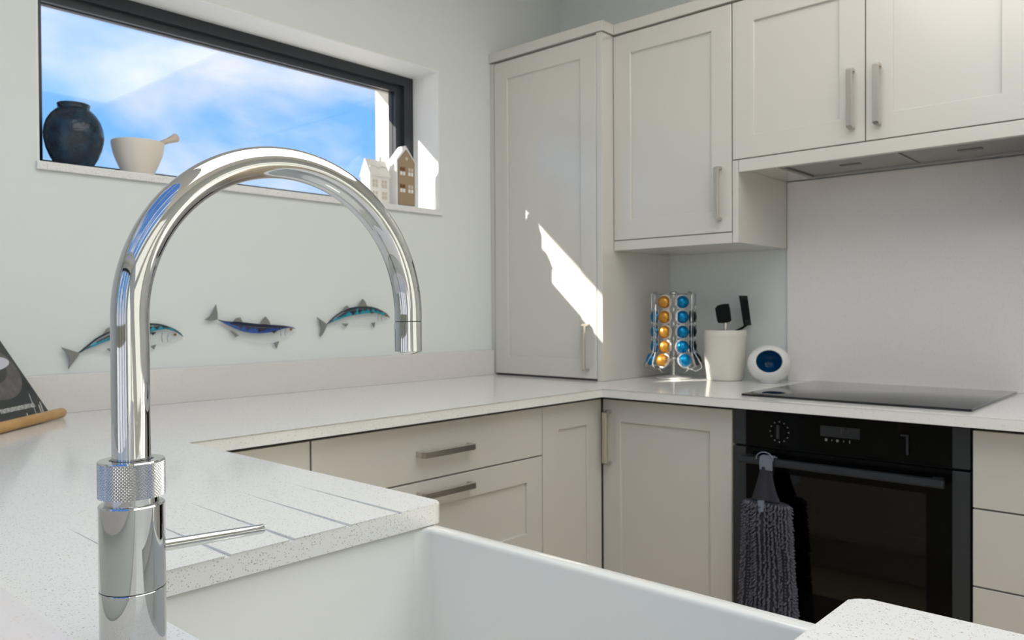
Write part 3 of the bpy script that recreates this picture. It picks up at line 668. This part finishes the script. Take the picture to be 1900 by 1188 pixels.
fish('teal striped glass fish on the wall, its tail towards the cookbook stand', 7.6, 100, 580,
 [(330,580),(450,480),(600,360),(780,262),(1000,190),(1200,155),(1380,150),(1500,160),(1620,195),(1720,240),(1800,300),(1825,340)],
 [(335,590),(450,520),(600,460),(780,390),(1000,320),(1200,290),(1380,270),(1480,245),(1580,235),(1680,260),(1750,290),(1825,345)],
 [(340,595),(450,560),(600,540),(780,535),(1000,510),(1200,480),(1380,450),(1500,430),(1600,420),(1700,390),(1780,370),(1825,350)],
 [(345,565),(100,490),(220,630),(200,800),(350,600)],
 [[(690,310),(750,225),(790,205),(850,240)],[(1080,185),(1130,90),(1180,60),(1230,150),(1240,170)],[(1360,480),(1440,450),(1410,520)],[(740,510),(860,500),(800,560)]], (1695,310), 'fish_teal', [(1330,280),(1430,275),(1380,320)])
fish('deep blue glass fish on the wall with its tail raised', 10, 370, 550,
 [(340,430),(480,460),(640,470),(800,480),(1000,505),(1200,520),(1400,530),(1550,540),(1680,560),(1760,585),(1790,605)],
 [(340,432),(500,520),(640,590),(800,650),(950,680),(1100,690),(1250,680),(1400,650),(1550,600),(1680,585),(1790,607)],
 [(340,434),(480,570),(640,690),(800,790),(950,850),(1100,880),(1250,875),(1400,850),(1550,790),(1680,720),(1790,610)],
 [(335,420),(330,300),(305,150),(235,300),(200,370),(90,435),(190,450),(310,437)],
 [[(1120,520),(1180,420),(1225,375),(1280,440),(1315,520)],[(620,472),(670,410),(755,390),(800,478)],[(565,630),(640,655),(735,730),(670,755)],[(1380,865),(1475,830),(1430,965)]], (1680,612), 'fish_blue', [(1310,640),(1420,640),(1360,690)])
fish('arched teal glass fish on the wall beside the tap nozzle', 11.875, 575, 540,
 [(375,740),(480,620),(600,520),(720,440),(870,375),(1030,345),(1200,335),(1350,345),(1480,380),(1600,440),(1700,500),(1770,590)],
 [(375,745),(520,670),(650,620),(800,565),(950,535),(1100,515),(1250,495),(1400,480),(1520,500),(1600,530),(1680,540),(1770,593)],
 [(375,750),(520,730),(650,735),(800,730),(950,730),(1100,740),(1250,735),(1400,720),(1520,690),(1650,665),(1720,640),(1770,598)],
 [(375,745),(300,680),(150,580),(220,720),(250,800),(240,900),(205,990),(235,1010),(290,930),(350,810)],
 [[(1060,350),(1100,260),(1160,175),(1210,230),(1260,345)],[(715,445),(760,360),(820,320),(870,382)],[(695,720),(850,720),(790,790)],[(1350,710),(1435,690),(1410,810)]], (1660,545), 'fish_teal', [(1290,470),(1400,465),(1340,500)])
# ------------------------------------------------------------------ cookbook on a bamboo stand
ud = Vector((-1, -1, 0)).normalized(); ld = Vector((-1, 1, 0)).normalized(); nd = -ld       # along ledge, lean, facing
lean = math.radians(33); sl_ = ld*math.sin(lean)+Vector((0, 0, 1))*math.cos(lean); fn = nd*math.cos(lean)+Vector((0, 0, 1))*math.sin(lean)
B0 = Vector((-2.041, -.107, H+.016))                 # bottom right corner of the cover
def bp(a, s, d=0): return B0+ud*a+sl_*s+fn*d
t = thing('cookbook_stand', tuple(B0+ud*.14-Vector((0, 0, .016))), 'bamboo cookbook stand with a rounded front ledge by the upstand', 'book stand')
m = MB(); rr = .0115; L0, L1 = -.022, .30; c = lambda a: B0+ud*a+nd*.018+Vector((0, 0, -.0035))
m.tube([c(L0-.006), c(L0-.004), c(L0), c(L1), c(L1+.004)], [.006, .010, rr, rr, .009], 20); m.build('front_ledge', 'bamboo', t, smooth=50)
m = MB(); q = [bp(.02, -.004, -.004), bp(.26, -.004, -.004), bp(.26, .15, -.004), bp(.02, .15, -.004)]; m.extrude(q, fn*-.010); m.build('back_board', 'bamboo', t)
m = MB(); b0 = B0+nd*.010-Vector((0, 0, .012)); m.extrude([b0+ud*.02, b0+ud*.26, b0+ud*.26+ld*.05, b0+ud*.02+ld*.05], (0, 0, .006)); m.build('base_board', 'bamboo', t)
bk = thing('cookbook', tuple(B0+ud*.13), 'dark cookbook with a fish in a bowl on its cover, leaning on the stand', 'book')
BW, BH, BT = .255, .215, .010
m = MB(); m.extrude([bp(0, 0, 0), bp(BW, 0, 0), bp(BW, BH, 0), bp(0, BH, 0)], fn*.0015); fc = m.build('front_cover', 'book_cover', bk)
m = MB(); m.extrude([bp(.002, .002, -.0005), bp(BW-.002, .002, -.0005), bp(BW-.002, BH-.002, -.0005), bp(.002, BH-.002, -.0005)], fn*-.003); m.build('pages', 'paper', bk)
def ell(ca, cs, ra, rs, d, n=40, rot=0):
    pts = []
    for i in range(n):
        th = 2*math.pi*i/n; x, y = ra*math.cos(th), rs*math.sin(th); pts.append(bp(ca+x*math.cos(rot)-y*math.sin(rot), cs+x*math.sin(rot)+y*math.cos(rot), d))
    return pts
def printed(name, polys, mat):
    m = MB()
    for p_ in polys: m.poly(p_)
    return m.build(name, mat, fc)
printed('bowl_print', [ell(.115, .125, .105, .075, .0016)], 'book_bowl'); printed('bowl_shade_print', [ell(.12, .140, .075, .050, .0017)], 'book_shade')
printed('fish_print', [ell(.105, .140, .085, .019, .0018, rot=-.05)], 'book_fish'); printed('fish_back_print', [ell(.115, .145, .060, .010, .0019, rot=-.05)], 'book_fish_blue')
strokes = []
for k in range(15):
    a = .036+k*.0088
    def st(x0, y0, x1, y1): strokes.append([bp(a+x0, .0205+y0, .0017), bp(a+x1, .0205+y0, .0017), bp(a+x1, .0205+y1, .0017), bp(a+x0, .0205+y1, .0017)])
    st(0, 0, .0022, .010); st(.0046, 0, .0068, .010)
    if k % 3 != 1: st(.0022, .0078, .0046, .010)
    if k % 2: st(.0022, .004, .0046, .006)
    if k % 3 == 1: st(.0022, 0, .0046, .0022)
printed('title_print', strokes, 'book_white')
dg_ = []
for a, s0, s1, w_ in ((.020, .002, .030, .0035), (.028, .002, .024, .0035), (.052, .0, .055, .002), (.085, .0, .010, .004)):
    dg_.append([bp(a, s0, .00165), bp(a+w_, s0, .00165), bp(a+w_-(s1-s0)*.45, s1, .00165), bp(a-(s1-s0)*.45, s1, .00165)])
printed('stripe_print', dg_, 'book_white')
# ------------------------------------------------------------------ capsule stand
CF2 = Vector((CF.x, CF.y, 0)).normalized(); CR2 = Vector((CR.x, CR.y, 0)).normalized()
CC = Vector((-.1775, -.6515, 0)); RC = .070
VS = Vector((CC.x-CAM.x, CC.y-CAM.y, 0)).normalized(); VR = Vector((VS.y, -VS.x, 0))
def cdir(deg): a = math.radians(deg); return (-VS*math.cos(a)+VR*math.sin(a))
t = thing('capsule_stand', (CC.x, CC.y, H), 'chrome wire carousel holding coffee capsules in upright columns', 'capsule stand')
m = MB(); m.lathe((CC.x, CC.y, H), [(.062, .0003), (.064, .002), (.063, .005), (.045, .008), (.016, .011), (.008, .014)], 40); m.build('base', 'stand_base', t, smooth=35)
m = MB(); m.tube([CC+Vector((0, 0, H+.010)), CC+Vector((0, 0, 1.215))], .0045, 12); m.lathe((CC.x, CC.y, 1.213), [(.008, 0), (.008, .006), (.004, .010)], 16); m.build('centre_post', 'steel_polished', t, smooth=40)
m = MB()
for zz, rr_ in ((1.212, RC-.012), (.985, RC-.014)):
    m.tube([CC+Vector((rr_*math.cos(2*math.pi*i/36), rr_*math.sin(2*math.pi*i/36), zz)) for i in range(37)], .0016, 8)
    for k in range(3):
        a = math.pi*k/3; m.tube([CC+Vector((rr_*math.cos(a), rr_*math.sin(a), zz)), CC-Vector((rr_*math.cos(a), rr_*math.sin(a), -zz))], .0014, 6)
m.build('wire_hoops', 'chrome', t, smooth=40)
for deg in (-30, 30, -80, 80, -145, 145):
    d = cdir(deg); s = Vector((-d.y, d.x, 0)); m = MB(); r0 = RC+.004
    L_ = []
    for sg in (-1, 1):
        L_.append([CC+d*(r0-.020)+s*sg*.0285+Vector((0, 0, 1.218)), CC+d*(r0-.012)+s*sg*.0285+Vector((0, 0, 1.221)), CC+d*r0+s*sg*.0285+Vector((0, 0, 1.212)), CC+d*r0+s*sg*.0285+Vector((0, 0, 1.03)), CC+d*(r0+.004)+s*sg*.0285+Vector((0, 0, 1.005)), CC+d*(r0+.016)+s*sg*.0285+Vector((0, 0, .985)), CC+d*(r0+.025)+s*sg*.027+Vector((0, 0, .967))])
    low = [CC+d*(r0+.028)+s*(.024*math.cos(math.pi*i/8))*-1+Vector((0, 0, .962-.012*math.sin(math.pi*i/8))) for i in range(9)]
    m.tube(L_[0]+low+L_[1][::-1], .0016, 8)
    m.tube([CC+d*(r0+.026)+Vector((0, 0, .950)), CC+d*(r0+.005)+Vector((0, 0, .938)), CC+d*(.03)+Vector((0, 0, .955)), CC+d*.006+Vector((0, 0, .985))], .0015, 8)
    m.build('column_wires', 'chrome', t, smooth=40)
def capsule_mesh():
    m = MB(); prof = [(.0245, 0), (.0262, .0006), (.0262, .0022), (.0225, .0028)]; m.lathe((0, 0, 0), prof, 24); rim = m.mesh('rim', Vector(), 30)
    m = MB(); pr = [(.0222, .0026), (.0222, .010)]
    for i in range(1, 9): a = math.pi/2*i/8; pr.append((.0222*math.cos(a), .010+.0165*math.sin(a)))
    m.lathe((0, 0, 0), pr, 24); dome = m.mesh('dome', Vector(), 40); return rim, dome
rim_me, dome_me = capsule_mesh(); rim_me.materials.append(MATS['capsule_rim'])
DM = {}
for k in ('gold', 'blue', 'black'):
    c_ = dome_me.copy(); c_.materials.append(MATS['capsule_'+k]); DM[k] = c_
ORD = ['top', 'second', 'third', 'fourth', 'bottom']
def capsule(deg, row, kind, where):
    d = cdir(deg); z = [1.184, 1.1315, 1.079, 1.0265, .9775][row]; r = RC-.014; tilt = 0
    if row == 4: r += .016; tilt = -.32
    ax = (d*math.cos(tilt)-Vector((0, 0, 1))*math.sin(tilt)*-1).normalized() if tilt == 0 else (d*math.cos(tilt)+Vector((0, 0, 1))*-math.sin(tilt)).normalized()
    o = bpy.data.objects.new('coffee_capsule', None); COL.objects.link(o); o.empty_display_size = .02
    o.location = CC+d*r+Vector((0, 0, z)); o.rotation_euler = ax.to_track_quat('Z', 'Y').to_euler()
    set_props(o, '%s %s coffee capsule, %s in %s' % ({'gold': 'shiny', 'blue': 'metallic', 'black': 'dark'}[kind], kind, ORD[row], where), 'capsule', 'coffee capsules in the wire stand')
    for n_, me in (('foil_rim', rim_me), ('dome', DM[kind])):
        c_ = bpy.data.objects.new(n_, me); COL.objects.link(c_); c_.parent = o
for r_ in range(5): capsule(-30, r_, 'gold', 'the gold column')
for r_ in range(5): capsule(30, r_, 'blue', 'the blue column beside the gold one')
for r_ in range(1, 5): capsule(-80, r_, 'blue', 'the blue column nearest the tall cupboard')
for r_ in range(1, 5): capsule(80, r_, 'black', 'the black column nearest the utensil pot')
# ------------------------------------------------------------------ utensil pot and utensils
PC_ = Vector((-.120, -.822, H))
t = thing('utensil_pot', tuple(PC_), 'cream stoneware utensil pot beside the capsule stand', 'pot')
lathe_part('pot_body', 'stoneware', t, PC_, [(.056, .0004), (.060, .002), (.0625, .008), (.066, .03), (.0705, .10), (.0725, .150), (.0738, .153), (.0745, .158), (.0745, .171), (.0735, .1745), (.071, .175), (.068, .172), (.067, .150), (.062, .05), (.058, .010), (0, .009)], 64)
def at(u, v, Z): d = CF+CR*((u-950)/FPX)+CU*((594-v)/FPX); return CAM+d*Z
t = thing('spatula', tuple(at(1345, 660, 2.79)), 'black silicone spatula with a square head in the cream pot', 'utensil')
U, V = CR2, Vector((0, 0, 1)); Zs = 2.77
hp = at(1345, 590, Zs)
def hd(x, y): return at(x, y, Zs)
m = MB(); o = [(1327,573),(1331,567),(1340,564.5),(1352,563.5),(1354,572),(1357,594),(1355,597),(1348,599.5),(1340,600),(1333,599.5),(1331,596)]
m.extrude([hd(*p_)-CF2*.004 for p_ in o], CF2*.009, .0018, 2); m.build('head', 'utensil_black', t)
m = MB(); m.tube([at(1346, 599, Zs), at(1346, 613, Zs), PC_+Vector((-.022, .012, .02))], .0058, 12); m.build('shaft', 'steel', t, smooth=40)
t = thing('slotted_turner', tuple(at(1372, 640, 2.80)), 'black slotted turner standing edge-on in the cream pot', 'utensil')
# the head is a slotted blade whose plane points almost along the view
vr = Vector((PC_.x-CAM.x, PC_.y-CAM.y, 0)).normalized(); wv = (vr*.93+Vector((vr.y, -vr.x, 0))*.37).normalized(); Zb = 2.80; bb = at(1387, 604, Zb); bt = at(1379, 549, Zb); up_ = (bt-bb); nv = wv.cross(up_).normalized()
m = MB(); W = .072; bars = 5
def blade(f0, f1, g0, g1): # width fraction, height fraction
    p = lambda f, g: bb+wv*(f-.5)*W*(1-.1*(1-g))+up_*g
    m.extrude([p(f0, g0)-nv*.0022, p(f1, g0)-nv*.0022, p(f1, g1)-nv*.0022, p(f0, g1)-nv*.0022], nv*.0044)
for k in range(bars): f = k/(bars-1); blade(f*.88, f*.88+.12, .18, .88)
blade(0, 1, .88, 1.0); blade(0, 1, 0.0, .18); m.build('blade', 'utensil_black', t)
m = MB(); m.tube([bb+up_*.03, at(1377, 609, Zb), at(1366, 613.5, Zb), PC_+Vector((.025, -.022, .02))], [.004, .0045, .005, .006], 10); m.build('shaft', 'utensil_black', t, smooth=40)
# ------------------------------------------------------------------ salt pig
t = thing('salt_pig', (-.129, -.988, H), 'round white salt pig with a blue inside beside the hob', 'salt pig')
vd = Vector((.912, .41, 0)); ax = (-vd*math.cos(math.radians(14))+Vector((0, 0, 1))*math.sin(math.radians(14))).normalized(); sc = (1, 1, .90); R_ = .0705
pc = Vector((-.129, -.988, H+.0630)); al = 40
pr = [(R_*math.sin(math.radians(a)), R_*math.cos(math.radians(a))) for a in range(180, al-1, -7)]
pr = [(.0005, -R_)]+pr[1:]; e = pr[-1]; pr += [(e[0]-.002, e[1]+.0015), (e[0]-.004, e[1]-.001)]
lathe_part('shell', 'pig_white', t, pc, pr, 56, 50, ax, sc, cap1=False)
r2 = R_-.006; pr2 = [(pr[-1][0], pr[-1][1])]+[(r2*math.sin(math.radians(a)), r2*math.cos(math.radians(a))) for a in range(al+4, 180, 8)]+[(.0004, -r2)]
lathe_part('glazed_inside', 'pig_blue', t, pc, pr2, 48, 50, ax, sc, cap0=False)
m = MB(); m.lathe(pc+Vector((.006, .002, -.036)), [(.002, -.012), (.026, -.009), (.038, -.002), (.030, .002), (.012, .005)], 32); s_ = m.build('salt', 'salt', t, smooth=60, kind='stuff')
lathe_part('foot', 'pig_white', t, (pc.x, pc.y, H), [(.030, .0003), (.032, .002), (.030, .010)], 32)
# ------------------------------------------------------------------ hand towel on the oven handle
t = thing('hand_towel', (-.66, -1.21, .30), 'grey chenille hand towel hanging by a loop from the oven handle', 'towel')
XH = XO-.0505
def tw(f, z):   # half section of the towel body: f in 0..1 round the outside
    k = max(0, min(1, (.640-z)/.34)); yc = -1.2115-.0015*k; hw = .058+.019*k**.8; dp = .017+.004*math.sin(9*k)
    a = 2*math.pi*f; fold = .0045*math.sin(5*a+2.2*k)+.003*math.sin(9*a-3*k)
    return Vector((-.6395-(dp+fold)*math.cos(a)*.95, yc+(hw+fold*.6)*math.sin(a), z))
m = MB(); zs = [.640, .636]+[.63-.0105*i for i in range(33)]; n = 60
loops = []
for i, z in enumerate(zs):
    c = Vector((-.6395, -1.2115, z)); l = [tw(k/n, z) for k in range(n)]
    if i == 0: l = [c+(p-c)*.72 for p in l]
    loops.append(l)
m.rings(loops); m.build('towel_body', 'towel_band', t, smooth=60)
m = MB(); bm = m.bm
rows, cols = 40, 36
for j in range(rows):
    z = .633-j*.0084
    for i in range(cols):
        f = (i+random.uniform(-.1, .1))/cols; p = tw(f, z); q = tw(f+.002, z); tg = (q-p).normalized(); nrm = Vector((tg.y, -tg.x, 0))
        if (p-Vector((-.6395, -1.2115, z))).dot(nrm) < 0: nrm = -nrm
        if p.x > -.615: continue
        a = p-nrm*.002; dr = (nrm*.8+Vector((random.uniform(-.2, .2), random.uniform(-.2, .2), -.6+random.uniform(-.25, .25)))).normalized()
        m.tube([a, a+dr*.008, a+dr*.0125, a+dr*.0140], [.0022, .0029, .0026, .0012], 6)
pl = m.build('pile', 'towel_grey', t, smooth=60, kind='stuff')
m = MB()
loops = []
for z, hw, yc, dx in ((.642, .040, -1.210, .016), (.665, .031, -1.209, .013), (.69, .024, -1.209, .011), (.715, .0185, -1.210, .010), (.733, .016, -1.211, .010)):
    loops.append([Vector((-.645-dx*math.cos(2*math.pi*k/28)*(.75+.25*math.sin(4*2*math.pi*k/28)), yc+hw*math.sin(2*math.pi*k/28), z)) for k in range(28)])
m.rings(loops); m.build('top_band', 'towel_band', t, smooth=50)
m = MB()   # flat tab folded over the handle
o = [(XH-.0085, .724), (XH-.0105, .745), (XH-.007, .7605), (XH+.012, .7615), (XH+.024, .757), (XH+.025, .730), (XH+.022, .730), (XH+.021, .7555), (XH+.011, .7585), (XH-.0055, .7575), (XH-.0075, .745), (XH-.0055, .724)]
m.extrude([(x, -1.231, z) for x, z in o], (0, .036, 0), .0008, 1); m.build('hanging_tab', 'towel_loop', t, smooth=40)
m = MB(); m.tube([(XH-.012, -1.235+.024*(1-math.cos(math.pi*i/12)), .752+.021*math.sin(math.pi*i/12)) for i in range(13)], .0016, 8); m.build('cord_loop', 'towel_loop', t, smooth=40)
m = MB(); m.extrude([(-.6630, -1.214, .645), (-.6640, -1.196, .643), (-.6690, -1.200, .613), (-.6680, -1.214, .616)], (-.0015, 0, 0)); m.build('care_label', 'towel_loop', t)
